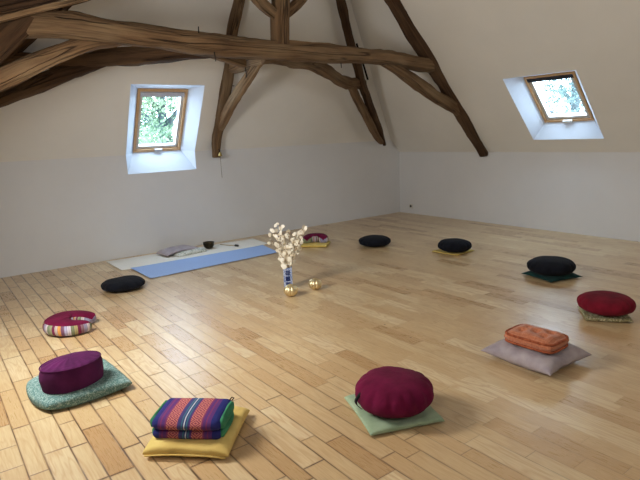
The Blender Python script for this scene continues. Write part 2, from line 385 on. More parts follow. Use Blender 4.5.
# ------------------------------------------------------------------ timbers
def catmull(pts, step=.07):
    P = [Vector(p) for p in pts]; P = [P[0]*2-P[1]] + P + [P[-1]*2-P[-2]]; out = []
    for i in range(1, len(P)-2):
        n_ = max(2, int((P[i+1]-P[i]).length/step))
        for k in range(n_):
            t = k/n_; a_, b_, c_, d_ = P[i-1], P[i], P[i+1], P[i+2]
            out.append(.5*((2*b_)+(c_-a_)*t+(2*a_-5*b_+4*c_-d_)*t*t+(3*b_-3*c_+d_-a_)*t*t*t))
    out.append(P[-2]); return out
def beam(name, pts, w, h, mat, parent, seed=0, rough=.012, taper=None, up=(0,0,1), wane=.5, loc=None, tip=1.0):
    """hewn timber: w across, h along 'up'; taper = list of size factors along it"""
    pth = catmull(pts); N = 16; vs = []; L = [0]
    for i in range(1, len(pth)): L.append(L[-1] + (pth[i]-pth[i-1]).length)
    T = L[-1]; rnd = random.Random(seed)
    for i, p in enumerate(pth):
        t = (pth[min(i+1,len(pth)-1)] - pth[max(i-1,0)]).normalized()
        sd = t.cross(Vector(up)); sd = sd.normalized() if sd.length > 1e-4 else Vector((1,0,0)); u_ = sd.cross(t).normalized()
        k = 1.0
        if taper:
            q = L[i]/T*(len(taper)-1); a_ = min(int(q), len(taper)-2); k = taper[a_]*(1-(q-a_)) + taper[a_+1]*(q-a_)
        for j in range(N):
            an = 2*pi*(j+.5)/N; ex = .42 + .25*wane
            cx = math.copysign(abs(cos(an))**ex, cos(an)); cz = math.copysign(abs(sin(an))**ex, sin(an))
            q = Vector((L[i]*1.7+seed*13.1, cos(an)*.9, sin(an)*.9))
            dr = noise.noise(q)*rough*1.9 + noise.noise(q*3.1)*rough*1.1 + noise.noise(q*6.5)*rough*.5 + noise.noise(Vector((L[i]*.9+seed*7, 0, 0)))*rough
            off = sd*cx*w/2*k + u_*cz*h/2*k
            vs.append(p + off*(1 + dr/max(.04, off.length)))
    fs = []; uv = []
    per = 2*(w+h)
    for i in range(len(pth)-1):
        for j in range(N):
            j2 = (j+1) % N
            fs.append((i*N+j, i*N+j2, (i+1)*N+j2, (i+1)*N+j))
            va, vb = j/N*per, (j+1)/N*per
            uv.append([(L[i],va),(L[i],vb),(L[i+1],vb),(L[i+1],va)])
    for e, base in ((0, 0), (1, (len(pth)-1)*N)):
        c_ = pth[0] if e == 0 else pth[-1]
        fs.append(tuple(base+j for j in range(N))); uv.append([(vs[base+j].x*.4+seed, vs[base+j].z) for j in range(N)])
    o = mesh(name, vs, fs, mat, parent, uvs=uv)
    md = o.modifiers.new('edge','EDGE_SPLIT'); md.split_angle = R(50)
    return o
def iron_nail(p, dirv, L_, parent, r=.006):
    p = Vector(p); dv = Vector(dirv).normalized(); a_ = dv.orthogonal().normalized(); b_ = dv.cross(a_); vs = []; fs = []
    for k, (t, rr) in enumerate(((0,r),(L_*.9,r*.8),(L_,r*.9),(L_+.004,r*.3))):
        for j in range(6): vs.append(p + dv*t + a_*cos(j*pi/3)*rr + b_*sin(j*pi/3)*rr)
    for k in range(3):
        for j in range(6): fs.append((k*6+j, k*6+(j+1)%6, (k+1)*6+(j+1)%6, (k+1)*6+j))
    fs.append((18,19,20,21,22,23)); return mesh('nail', vs, fs, M_IRON, parent)

YT = 5.3
tr = thing('roof_truss', 'large old oak roof truss with long tie beam, upright post and curved braces', 'roof truss')
beam('tie_beam', [(.80,YT,2.50),(1.0,YT,2.52),(1.27,YT,2.52),(1.52,YT,2.505),(1.98,YT,2.475),(2.49,YT,2.445),(3.19,YT,2.44),(4.01,YT,2.43),(4.97,YT,2.42),(5.51,YT,2.395),(6.02,YT,2.365)],
     .19, .205, M_OAK, tr, 1, .014, [1.15,1.0,.95,.98,1.0,.98,.9,.85,.82], wane=.3)
beam('king_post', [(3.455,YT,2.48),(3.47,YT,2.75),(3.50,YT,3.0),(3.51,YT,4.0),(3.51,YT,4.5)], .168, .17, M_OAK, tr, 2, .008, up=(0,1,0), wane=.1)
beam('principal_rafter', [(7.16,YT,1.08),(6.55,YT,1.74),(6.0,YT,2.32),(5.23,YT,3.12),(4.4,YT,3.98),(3.98,YT,4.42)], .15, .15, M_OAK_D, tr, 3, .014, [.75,.95,1,1,1], wane=.5)
beam('principal_rafter', [(-.55,YT,1.10),(.1,YT,1.76),(.72,YT,2.38),(1.06,YT,2.70),(2.2,YT,3.75),(2.95,YT,4.42)], .19, .24, M_OAK_D, tr, 4, .016, wane=.4)
beam('curved_brace', [(5.05,YT,2.38),(5.25,YT,2.31),(5.55,YT,2.18),(5.99,YT,1.965),(6.30,YT,1.84),(6.55,YT,1.72)], .13, .155, M_OAK, tr, 5, .014, [.7,.85,1,1,1.05,.9], wane=.7)
beam('curved_brace', [(1.85,YT,2.44),(1.62,YT,2.425),(1.38,YT,2.375),(1.03,YT,2.23),(.67,YT,2.055),(.25,YT,1.86)], .14, .175, M_OAK, tr, 6, .012, [.35,.7,.9,1,1.05,1.05], wane=.5)
beam('post_strut', [(3.49,YT,2.76),(3.34,YT,2.84),(3.19,YT,2.95),(2.98,YT,3.18),(2.80,YT,3.42),(2.6,YT,3.75),(2.42,YT,3.92)], .10, .115, M_OAK, tr, 7, .01, wane=.5)
beam('post_strut', [(3.51,YT,2.80),(3.63,YT,2.88),(3.78,YT,3.01),(3.98,YT,3.23),(4.18,YT,3.45),(4.45,YT,3.72),(4.6,YT,3.80)], .10, .105, M_OAK, tr, 8, .01, wane=.5)
iron_nail((2.60,YT-.09,2.36), (0.1,0,-1), .09, tr)
iron_nail((4.28,YT-.05,2.33), (.1,0,-1), .06, tr)
iron_nail((2.45,YT-.08,2.53), (0,-.1,1), .06, tr)

# half truss running square to the far wall
hc = thing('half_truss', 'oak half truss with forked leg ending beside the upright window over the mats', 'roof truss')
beam('hip_rafter', [(3.435,7.08,1.235),(3.435,7.07,1.34),(3.44,7.03,1.50),(3.45,6.91,1.73),(3.45,6.71,2.06),(3.44,6.50,2.41),(3.41,6.30,2.77),(3.43,6.10,3.13),(3.45,5.72,3.80),(3.48,5.40,4.35)], .125, .12, M_OAK, hc, 11, .010, [.7,.95,1.0,1.0,1.0,.95,1,1,1,1], wane=.7)
beam('tie_beam', [(3.49,5.40,2.42),(3.50,5.9,2.42),(3.50,6.35,2.40),(3.48,6.72,2.40)], .16, .16, M_OAK_L, hc, 12, .008, wane=.2)
beam('brace', [(3.5,5.80,2.40),(3.5,5.90,2.34),(3.5,6.14,2.215),(3.49,6.46,2.025),(3.47,6.76,1.80),(3.46,6.95,1.62)], .10, .105, M_OAK_L, hc, 13, .012, [.9,1,1,1.05,1.05,.8], wane=.8)
beam('corner_tie', [(2.74,5.69,2.43),(3.0,5.80,2.40),(3.34,5.94,2.36)], .09, .09, M_OAK_L, hc, 14, .006, wane=.3)
iron_nail((3.42,6.05,2.34), (.1,0,-1), .12, hc)
iron_nail((3.44,6.98,1.76), (-1,-.1,.05), .08, hc)
iron_nail((3.50,6.70,2.18), (1,-.3,0), .09, hc)
# half truss towards the far right corner
hr = thing('half_truss', 'oak half truss with knobbly curved tie running into the far right corner', 'roof truss')
beam('hip_rafter', [(6.58,6.94,1.27),(6.50,6.90,1.36),(6.28,6.77,1.56),(5.98,6.59,1.78),(5.46,6.26,2.30),(5.14,6.07,2.73),(4.80,5.86,3.22),(4.2,5.48,4.05),(3.85,5.30,4.45)], .12, .12, M_OAK_D, hr, 21, .012, [.45,.95,1,1,.95,.9,.9,.9,.9], wane=.6)
beam('tie_beam', [(3.3,5.42,2.36),(3.55,5.44,2.358),(4.05,5.62,2.355),(4.35,5.77,2.34),(4.62,5.90,2.285),(4.88,6.03,2.225),(5.15,6.18,2.20),(5.45,6.34,2.215),(5.68,6.46,2.20)], .13, .15, M_OAK, hr, 22, .018, [.8,.8,.85,.95,.95,1.0,1.15,1.0], wane=.7)
beam('brace', [(5.22,6.21,2.20),(5.42,6.33,2.04),(5.70,6.48,1.81),(5.98,6.62,1.58),(6.22,6.75,1.42),(6.42,6.86,1.33)], .11, .11, M_OAK, hr, 23, .012, wane=.7)
beam('strap', [(5.22,6.04,2.72),(5.40,6.14,2.52),(5.62,6.27,2.27)], .025, .02, M_IRON, hr, 24, .001, wane=.1)
# half truss towards the far left corner
hl = thing('half_truss', 'dark oak half truss behind the tie beam, running into the far left corner', 'roof truss')
beam('hip_rafter', [(-.2,7.0,1.42),(.40,6.74,1.97),(.85,6.50,2.38),(1.10,6.38,2.62),(1.51,6.19,2.98),(2.4,5.72,3.85),(2.9,5.45,4.3)], .13, .15, M_OAK_D, hl, 31, .012, wane=.5)
beam('tie_beam', [(.86,6.50,2.37),(1.19,6.37,2.365),(1.68,6.14,2.37),(2.19,5.91,2.41),(2.71,5.66,2.425),(3.4,5.36,2.42)], .14, .155, M_OAK_D, hl, 32, .014, [1,1.05,1.1,1.1,.8,.8], wane=.4)
beam('brace', [(1.85,6.07,2.34),(1.58,6.19,2.28),(1.26,6.34,2.19),(.83,6.53,2.00),(.45,6.70,1.84)], .11, .16, M_OAK_D, hl, 33, .012, [.4,.85,1,1,1], wane=.6)
# heavy strut crossing above the left end of the tie
st = thing('raking_strut', 'heavy dark strut with pale lower edge above the left end of the tie beam', 'beam')
beam('timber', [(.36,5.08,2.45),(.72,5.08,2.585),(1.37,5.08,2.80),(2.3,5.10,3.12),(3.40,5.14,3.50)], .14, .20, M_OAK_D, st, 41, .012, wane=.2)
beam('pale_edge', [(.36,5.02,2.35),(.72,5.02,2.485),(1.37,5.02,2.705),(2.3,5.04,3.03),(3.38,5.08,3.41)], .07, .045, M_OAK_L, st, 42, .004, wane=.3)
# ------------------------------------------------------------------ tubes / lathe / cushions
def tube(name, pts, r, mat, parent=None, n=8, rr=None, closed=True):
    pts = [Vector(p) for p in pts]; vs = []; fs = []; K = len(pts); pa = None
    for i, p in enumerate(pts):
        t = (pts[min(i+1,K-1)]-pts[max(i-1,0)]).normalized()
        a_ = t.orthogonal().normalized() if pa is None else (pa - t*pa.dot(t)).normalized(); pa = a_
        b_ = t.cross(a_); q = rr[i] if rr else r
        for j in range(n): vs.append(p + a_*cos(2*pi*j/n)*q + b_*sin(2*pi*j/n)*q)
    for i in range(K-1):
        for j in range(n): fs.append((i*n+j, i*n+(j+1)%n, (i+1)*n+(j+1)%n, (i+1)*n+j))
    fs += [tuple(range(n)), tuple((K-1)*n+j for j in range(n))]
    return mesh(name, vs, fs, mat, parent)
def lathe(name, prof, mat, parent=None, n=48, fn=None, z0=0):
    vs = []; fs = []; K = len(prof)
    for i, (r_, z_) in enumerate(prof):
        for j in range(n):
            an = 2*pi*j/n; q = Vector((r_*cos(an), r_*sin(an), z_+z0))
            vs.append(fn(q, an, i/(K-1)) if fn else q)
    for i in range(K-1):
        for j in range(n): fs.append((i*n+j, i*n+(j+1)%n, (i+1)*n+(j+1)%n, (i+1)*n+j))
    fs += [tuple(range(n)), tuple((K-1)*n+j for j in range(n))]
    return mesh(name, vs, fs, mat, parent)

def round_cushion(parent, R_, H_, mat, z0=0, seed=0, ex=.75, ez=.85, pleat=.012, sy=1.0, tilt=0.0, npl=15, name='cover'):
    """puffed round meditation cushion: full sides, pleats gathered toward the rim"""
    prof = []; K = 30
    for i in range(K+1):
        ph = -pi/2 + pi*i/K
        prof.append((R_*abs(cos(ph))**ex, H_*.5 + math.copysign(abs(sin(ph))**ez, sin(ph))*H_*.5))
    prof[0] = (.004, prof[0][1]); prof[-1] = (.004, prof[-1][1])
    def fn(q, an, t):
        rad = math.hypot(q.x, q.y)/R_
        amt = pleat*max(0, rad-.45)*1.6*math.exp(-((t-.62)/.22)**2)
        w = (cos(npl*an + 1.3*sin(3*an+seed)) *.5+.5)**3
        nz = noise.noise(Vector((cos(an)*1.4+seed*3.7, sin(an)*1.4, t*2.6)))*.008
        k = 1 - (w*amt + .0)/R_ + nz/R_
        z = q.z + noise.noise(Vector((q.x*7+seed, q.y*7, t*3)))*.006*(t > .3) - tilt*q.x
        if t < .35: z = max(z, z0 + .001 + 0)          # resting side pressed flat
        return Vector((q.x*k, q.y*k*sy, max(z, z0+.001)))
    o = lathe(name, prof, mat, parent, 96, fn, z0)
    return o
def pillow(name, parent, hx, hy, T, mat, z0=0, seed=0, point=.10, wr=.006, power=.5, K=44, sag=None, rot=0.0, float_=False):
    """square pillow lying flat; T = full thickness, corners drawn out"""
    vs = []; fs = []; idx = {}
    def thick(u, v_):
        return max(0.0, (1-u*u))**power * max(0.0, (1-v_*v_))**power
    for side in (1, -1):
        for i in range(K+1):
            for j in range(K+1):
                u = sin((i/K*2-1)*pi/2); v_ = sin((j/K*2-1)*pi/2)
                if side == -1 and (i in (0,K) or j in (0,K)): idx[(side,i,j)] = idx[(1,i,j)]; continue
                x = hx*u*(1-point*(1-v_*v_)*abs(u)); y = hy*v_*(1-point*(1-u*u)*abs(v_))
                th = thick(u, v_)
                nz = noise.noise(Vector((x*9+seed*5, y*9, side))) + .5*noise.noise(Vector((x*22+seed*5, y*22, side)))
                mid = T*.42*(.25 + .75*min(1, thick(u*.9, v_*.9)*1.6))
                if float_: mid = T*(.30+.12*th)
                if side == 1:
                    z = mid + T*.52*th + nz*wr*(.25+th)
                    if sag: z -= sag(x, y)
                else: z = max(0.0015, mid*(1-1.5*th))
                z += .012*abs(noise.noise(Vector((u*2+seed, v_*2, 7))))*(1-th)
                idx[(side,i,j)] = len(vs); vs.append((x, y, z0+max(.0015, z)))
    for side in (1,-1):
        for i in range(K):
            for j in range(K):
                q = (idx[(side,i,j)], idx[(side,i+1,j)], idx[(side,i+1,j+1)], idx[(side,i,j+1)])
                fs.append(q if side == 1 else q[::-1])
    return mesh(name, vs, fs, mat, parent)
def soft_box(name, parent, hx, hy, z0, z1, r, mat, seed=0, wr=.004, puff=.012, K=26):
    """upholstered block: rounded box, faces slightly puffed"""
    bm = bmesh.new(); bmesh.ops.create_cube(bm, size=2)
    bmesh.ops.subdivide_edges(bm, edges=bm.edges, cuts=K-1, use_grid_fill=True)
    H2 = (z1-z0)/2; zc = (z0+z1)/2
    for v_ in bm.verts:
        q = v_.co; b_ = Vector((sin(q.x*pi/2)*hx, sin(q.y*pi/2)*hy, sin(q.z*pi/2)*H2))
        core = Vector((max(-hx+r, min(hx-r, b_.x)), max(-hy+r, min(hy-r, b_.y)), max(-H2+r, min(H2-r, b_.z))))
        d_ = b_-core
        if d_.length > 1e-6: b_ = core + d_.normalized()*min(r, d_.length) if d_.length > r else b_
        bx_, by_, bz_ = b_.x/hx, b_.y/hy, b_.z/H2
        b_.x += math.copysign(puff, b_.x)*(abs(bx_)**4)*(1-bz_*bz_)*(1-by_*by_)*.8
        b_.y += math.copysign(puff, b_.y)*(abs(by_)**4)*(1-bz_*bz_)*(1-bx_*bx_)*.8
        if b_.z > 0: b_.z += puff*.8*(bz_**3)*(1-bx_*bx_)*(1-by_*by_)
        b_ += Vector((1,1,1))*0 + b_.normalized()*noise.noise(Vector((b_.x*12+seed, b_.y*12, b_.z*12)))*wr
        b_.z = max(b_.z + zc, z0+.0005); v_.co = b_
    me = bpy.data.meshes.new(name); bm.to_mesh(me); bm.free()
    for p in me.polygons: p.use_smooth = True
    me.materials.append(mat); o = bpy.data.objects.new(name, me); link(o); o.parent = parent
    return o

# 1 yellow cushion and folded mat
A1 = math.atan2(-.28, .30)
t = thing('floor_cushion', 'soft yellow square cushion under the folded blue striped mat', 'cushion', (.971,2.438,0), A1)
pillow('cover', t, .212, .215, .088, M_YELLOW, seed=1, point=.02, wr=.005, power=.28)
tube('piping', [(-.20,-.222,.022),(-.1,-.222,.03),(0,-.223,.033),(.1,-.222,.03),(.20,-.222,.022)], .004, M_YELLOW, t)
tm = thing('folded_mat', 'folded mat in blue, purple and salmon woven bands with green ends', 'mat', (.939,2.42,.064), A1)
soft_box('lower_layer', tm, .172, .120, .002, .052, .024, M_THAI, 3)
soft_box('upper_layer', tm, .174, .124, .049, .108, .029, M_THAI, 4, puff=.016)
soft_box('end_panel', tm, .012, .098, .010, .046, .008, M_GREENF, 5).location = (.170,0,0)
soft_box('end_panel', tm, .012, .098, .056, .100, .008, M_GREENF, 6).location = (.174,0,0)
soft_box('end_panel', tm, .012, .098, .010, .046, .008, M_GREENF, 7).location = (-.170,0,0)
soft_box('end_panel', tm, .012, .098, .056, .100, .008, M_GREENF, 8).location = (-.174,0,0)
tube('loop', [(.160,.105,.100),(.170,.118,.110),(.182,.115,.108),(.172,.10,.098)], .003, M_STRAP, tm)

# 2 teal mat with rounded end and purple oval cushion
t = thing('floor_mat', 'teal leaf print padded mat with one rounded end', 'mat', (.597,3.455,0), R(4))
def dmat():
    hx, hy, T = .260, .262, .10; K = 48; vs = []; fs = []; idx = {}
    for side in (1,-1):
        for i in range(K+1):
            for j in range(K+1):
                u = sin((i/K*2-1)*pi/2); v_ = sin((j/K*2-1)*pi/2)
                if side == -1 and (i in (0,K) or j in (0,K)): idx[(side,i,j)] = idx[(1,i,j)]; continue
                x, y = u, v_
                if u < 0:   # squircle-round the left end
                    x = u*math.sqrt(1-v_*v_*.30); y = v_*math.sqrt(1-u*u*.30)
                th = (max(0,1-u*u)*max(0,1-v_*v_))**.30
                nz = noise.noise(Vector((x*3, y*3, side)))*.007
                z = T*.42 + T*.58*th + nz*th if side == 1 else max(.0015, T*.42*(1-1.6*th))
                idx[(side,i,j)] = len(vs); vs.append((hx*x, hy*y, z))
    for side in (1,-1):
        for i in range(K):
            for j in range(K):
                q = (idx[(side,i,j)], idx[(side,i+1,j)], idx[(side,i+1,j+1)], idx[(side,i,j+1)]); fs.append(q if side == 1 else q[::-1])
    return mesh('cover', vs, fs, M_TEAL, t)
dmat()
t = thing('oval_cushion', 'tall oval purple meditation cushion on the teal mat', 'cushion', (.576,3.365,.078), R(6))
prof = []
Hh, Rr = .154, .176
for i in range(7): prof.append((.004+ (Rr-.02)*i/6*.97, 0.0))
for i in range(1,9): a_ = -pi/2+pi/2*i/8; prof.append((Rr-.022+.022*cos(a_), .022+.022*sin(a_)))
for i in range(1,8): prof.append((Rr+.006*sin(pi*i/8), .022+(Hh-.044)*i/8))
for i in range(0,9): a_ = pi/2*i/8; prof.append((Rr-.022+.022*cos(a_), Hh-.022+.022*sin(a_)))
for i in range(1,13): q = 1-i/12; prof.append((.004+(Rr-.026)*q, Hh+.020*(1-q*q)))
def fo(q, an, tt):
    nz = noise.noise(Vector((cos(an)*1.6+9, sin(an)*1.6, q.z*14)))*.006
    cr = .0
    if q.z > .13: 
        cr = .005*abs(sin(7*an+q.x*20))*min(1, math.hypot(q.x,q.y)/.12)
    k = 1+nz/.18
    return Vector((q.x*k, q.y*k*.74, max(.0005, q.z - cr + noise.noise(Vector((q.x*9,q.y*9,3)))*.004*(q.z > .1))))
lathe('cover', prof, M_PURPLE, t, 96, fo)
def ring(name, parent, rx, ry, z, r, mat, n=72):
    vs = []; fs = []; m_ = 6
    for i in range(n):
        an = 2*pi*i/n; c_ = Vector((rx*cos(an), ry*sin(an), z)); o_ = Vector((cos(an), sin(an), 0))
        for j in range(m_): vs.append(c_ + o_*r*cos(2*pi*j/m_) + Vector((0,0,r*sin(2*pi*j/m_))))
    for i in range(n):
        for j in range(m_): fs.append((i*m_+j, ((i+1)%n)*m_+j, ((i+1)%n)*m_+(j+1)%m_, i*m_+(j+1)%m_))
    return mesh(name, vs, fs, mat, parent)
ring('piping', t, Rr-.003, (Rr-.003)*.74, Hh-.010, .0035, M_PURPLE)

# 3 crescent cushions
def crescent(parent, Ro, H_, open_deg, z0=0, half_open=27):
    n = 64; m_ = 20; V_ = []; U_ = []
    th0, th1 = R(half_open), 2*pi-R(half_open)
    for i in range(n+1):
        t_ = i/n; th = th0+(th1-th0)*t_
        e = min(t_, 1-t_)                                  # distance from a horn
        w = .054 + .066*min(1, e/.30)**.8
        cap = min(1, e/.05); capf = math.sqrt(max(.0, 1-(1-cap)**2))*.96+.04
        rc = Ro - w; ang = th + R(open_deg)
        c_ = Vector((rc*cos(ang), rc*sin(ang), 0)); o_ = Vector((cos(ang), sin(ang), 0))
        hh = H_*(.75+.25*min(1, e/.3))
        for j in range(m_):
            a_ = 2*pi*j/m_; cx = math.copysign(abs(cos(a_))**.7, cos(a_)); cz = math.copysign(abs(sin(a_))**.75, sin(a_))
            z = hh*.5 + cz*hh*.5*capf
            V_.append(c_ + o_*cx*w*capf + Vector((0,0,max(.001,z)+z0))); U_.append((t_, j/m_))
    def part(name, sel, mat):
        vs = []; fs = []; uv = []; mp = {}
        def gi(k):
            if k not in mp: mp[k] = len(vs); vs.append(V_[k])
            return mp[k]
        for i in range(n):
            for j in range(m_):
                if not sel(j): continue
                j2 = (j+1) % m_
                fs.append((gi(i*m_+j), gi(i*m_+j2), gi((i+1)*m_+j2), gi((i+1)*m_+j)))
                uv.append([(i/n,j/m_),(i/n,(j+1)/m_),((i+1)/n,(j+1)/m_),((i+1)/n,j/m_)])
        for base in (0, n):
            ks = [base*m_+j for j in range(m_)]
            if sel(-1): fs.append(tuple(gi(k) for k in ks)); uv.append([(base/n,0)]*m_)
        return mesh(name, vs, fs, mat, parent, uvs=uv)
    part('side_band', lambda j: j == -1 or not (2 <= j <= 7), M_STRIPE)
    part('top_panel', lambda j: 2 <= j <= 7, M_BURG)
t = thing('crescent_cushion', 'crescent cushion with burgundy top and striped multicolour side, lying on bare boards', 'cushion', (.842,4.655,0), 0)
crescent(t, .215, .125, -24, half_open=24)
t = thing('floor_mat', 'pale yellow square mat under the small crescent cushion behind the dried flowers', 'mat', (4.245,5.88,0), R(-48))
pillow('cover', t, .18, .16, .05, M_OCHRE, seed=22, point=.02, power=.22)
t = thing('crescent_cushion', 'crescent cushion with burgundy rim standing open on the pale yellow mat', 'cushion', (4.235,5.87,.044), 0)
crescent(t, .18, .115, -130, half_open=62)

# 4-11 round cushions and their mats
def zafu(label, x, y, Rr_, H_, mat, z0=0, seed=0, rz=0, group=None, **kw):
    t_ = thing('round_cushion', label, 'cushion', (x,y,z0), rz, group)
    round_cushion(t_, Rr_, H_, mat, 0, seed, **kw); return t_
zafu('black round cushion lying on bare floor left of the blue mat', 1.555,5.615, .222,.11, M_BLACK, seed=1)
zafu('black round cushion alone on bare floor near the far right corner', 4.79,5.28, .215,.125, M_BLACK, seed=2)
def mat_sq(label, x, y, rz, hx, hy, T, mat, seed, point=.02, power=.25, name='floor_mat', cat='mat', **kw):
    t_ = thing(name, label, cat, (x,y,0), rz); pillow('cover', t_, hx, hy, T, mat, seed=seed, point=point, power=power, **kw); return t_
mat_sq('thin yellow square mat under a black round cushion', 5.19,4.285, R(5), .185,.19,.022, M_OCHRE, 5)
zafu('black round cushion on the thin yellow mat', 5.16,4.24, .203,.145, M_BLACK, .020, 3)
mat_sq('dark green square mat with pointed corners under a black cushion', 4.945,2.84, R(-15), .205,.20,.06, M_DKGREEN, 6, point=.10, power=.4)
zafu('black round cushion on the dark green mat', 4.94,2.845, .228,.155, M_BLACK, .036, 4)
mat_sq('olive floral square mat under the wine red cushion', 4.175,1.945, R(-52), .165,.165,.05, M_FLORAL, 7, power=.3)
zafu('wine red round cushion on the olive floral mat', 4.148,1.924, .206,.145, M_RED, .045, 5)
mat_sq('sage green square mat under the burgundy cushion in front', 1.885,1.97, R(-21), .205,.21,.045, M_SAGE, 8, point=.03)
z = zafu('burgundy round cushion with side strap on the sage green mat', 1.885,1.955, .212,.185, M_BURG, .032, 6, pleat=.016)
Ld = Vector((-.80,.20,0)).normalized()
def strap():
    pts = []
    for k in range(9):
        a_ = k/8; rr_ = .196+.030*sin(pi*a_); pts.append((Ld.x*rr_, Ld.y*rr_, .125-.085*a_))
    vs = []; sd = Vector((-Ld.y, Ld.x, 0))
    for p in pts:
        for q in (-.013,.013):
            for e in (0,.003): vs.append(Vector(p)+sd*q+Ld*e)
    fs = []
    for i in range(8):
        b_ = i*4
        fs += [(b_,b_+2,b_+6,b_+4),(b_+1,b_+5,b_+7,b_+3),(b_,b_+4,b_+5,b_+1),(b_+2,b_+3,b_+7,b_+6)]
    tag(mesh('side_strap', vs, fs, M_STRAP, z), 'dark fabric strap on the side')
strap()
# silver pillow + orange tufted cushion
t = thing('pillow', 'silver mauve satin pillow with pointed corners under the orange cushion', 'pillow', (3.04,1.835,0), R(-1))
pillow('cover', t, .232, .250, .17, M_GREYSILK, seed=11, point=.12, wr=.012, power=.45, float_=True, sag=lambda x, y: .040*math.exp(-((x+.02)**2/.15**2+(y+.03)**2/.19**2)**2))
t = thing('tufted_cushion', 'orange rectangular cushion with tufts and rolled edge on the silver pillow', 'cushion', (3.035,1.83,.117), R(2))
TU = [(-.04,-.075),(.04,-.075),(-.04,.075),(.04,.075),(0,0)]
def tufted():
    hx, hy, T = .122, .170, .078; K = 60; vs = []; fs = []; idx = {}
    for side in (1,-1):
        for i in range(K+1):
            for j in range(K+1):
                u = sin((i/K*2-1)*pi/2); v_ = sin((j/K*2-1)*pi/2)
                if side == -1 and (i in (0,K) or j in (0,K)): idx[(side,i,j)] = idx[(1,i,j)]; continue
                x = hx*u*math.sqrt(1-.16*v_**6); y = hy*v_*math.sqrt(1-.10*u**6)
                th = (max(0,1-u**6)*max(0,1-v_**6))**.5
                z = T*.5*(1+side*th)
                if side == 1:
                    for (a_, b_) in TU: z -= .036*math.exp(-((x-a_)**2+(y-b_)**2)/(.023**2)) 
                    z += .008*noise.noise(Vector((x*16, y*16, 0))) + .020*(max(0,1-u*u)*max(0,1-v_*v_))**.5 - .004
                    ed = max(abs(u), abs(v_)); z -= .007*math.exp(-((ed-.86)/.05)**2)
                idx[(side,i,j)] = len(vs); vs.append((x, y, z))
    for side in (1,-1):
        for i in range(K):
            for j in range(K):
                q = (idx[(side,i,j)], idx[(side,i+1,j)], idx[(side,i+1,j+1)], idx[(side,i,j+1)]); fs.append(q if side == 1 else q[::-1])
    mesh('cover', vs, fs, M_ORANGE, t)
tufted()
def roll(z, name='edge_roll'):
    pts = []; n = 96; vs = []; fs = []; m_ = 8
    for i in range(n):
        a_ = 2*pi*i/n; cx = math.copysign(abs(cos(a_))**.42, cos(a_)); cy = math.copysign(abs(sin(a_))**.36, sin(a_))
        c_ = Vector((.119*cx, .167*cy, z)); o_ = Vector((cx, cy, 0)).normalized(); r_ = .0085+.001*cos(a_*34)
        for j in range(m_): vs.append(c_ + o_*r_*cos(2*pi*j/m_) + Vector((0,0,r_*sin(2*pi*j/m_))))
    for i in range(n):
        for j in range(m_): fs.append((i*m_+j, ((i+1)%n)*m_+j, ((i+1)%n)*m_+(j+1)%m_, i*m_+(j+1)%m_))
    mesh(name, vs, fs, M_ORANGE_E, t)
roll(.060); roll(.012)
for (a_, b_) in TU:
    o = lathe('tuft', [(.001,0),(.006,.001),(.007,.004),(.004,.007),(.001,.008)], M_ORANGE_E, t, 10, z0=.044); o.location = (a_, b_, 0)

# ------------------------------------------------------------------ mats by the far wall
def flatmat(label, quad, z0_, th, mat):
    """thin sheet with the four given floor corners (left-front, right-front, right-back, left-back)"""
    K = 24; vs = []; fs = []
    cx = sum(q[0] for q in quad)/4; cy = sum(q[1] for q in quad)/4
    t_ = thing('exercise_mat', label, 'mat', (cx,cy,0))
    A_, B_, C_, D_ = (Vector((q[0]-cx, q[1]-cy)) for q in quad)
    for lv in (1, 0):
        for i in range(K+1):
            for j in range(9):
                u, w = i/K, j/8; p = (A_*(1-u)+B_*u)*(1-w)+(D_*(1-u)+C_*u)*w
                lift = .004*max(0, abs(u*2-1)-.93)/.07
                vs.append((p.x, p.y, z0_ + (th if lv else .0005) + lift))
    n_ = (K+1)*9
    for i in range(K):
        for j in range(8):
            a_ = i*9+j; fs.append((a_,a_+9,a_+10,a_+1)); fs.append((n_+a_,n_+a_+1,n_+a_+10,n_+a_+9))
    for i in range(K):
        for j in (0,8): a_ = i*9+j; fs.append((a_,a_+9,n_+a_+9,n_+a_))
    for j in range(8):
        for i in (0,K): a_ = i*9+j; fs.append((a_,a_+1,n_+a_+1,n_+a_))
    mesh('mat_sheet', vs, fs, mat, t_, smooth=False); return t_
flatmat('white exercise mat along the far wall behind the blue mat', [(1.785,6.44),(3.84,6.47),(3.88,6.99),(1.78,7.09)], 0, .006, M_MATW)
flatmat('light blue exercise mat in front of the white mat', [(1.90,5.79),(3.62,5.875),(3.72,6.42),(1.895,6.45)], .0065, .006, M_MATB)
# folded shawl
t = thing('folded_cushion', 'grey cushion with a white leafy print underside at the left of the bowl', 'cushion', (2.70,6.82,.0065), R(10))
def draped(name, hx, hy, fnz, th, mat, seed):
    K = 30; vs = []; fs = []; idx = {}
    for side in (1,-1):
        for i in range(K+1):
            for j in range(K+1):
                u = i/K*2-1; v_ = j/K*2-1
                if side == -1 and (i in (0,K) or j in (0,K)): idx[(side,i,j)] = idx[(1,i,j)]; continue
                zz = fnz(u, v_); thh = th*(max(0,1-u**4)*max(0,1-v_**4))**.5
                z = zz + (thh if side == 1 else 0) + .004*noise.noise(Vector((u*3+seed,v_*3,side)))
                idx[(side,i,j)] = len(vs); vs.append((hx*u, hy*v_, max(.001,z)))
    for side in (1,-1):
        for i in range(K):
            for j in range(K):
                q = (idx[(side,i,j)], idx[(side,i+1,j)], idx[(side,i+1,j+1)], idx[(side,i,j+1)]); fs.append(q if side == 1 else q[::-1])
    return mesh(name, vs, fs, mat, t)
draped('printed_side', .23, .17, lambda u,v_: .002, .045, M_PRINT, 1).location = (.06,-.03,0)
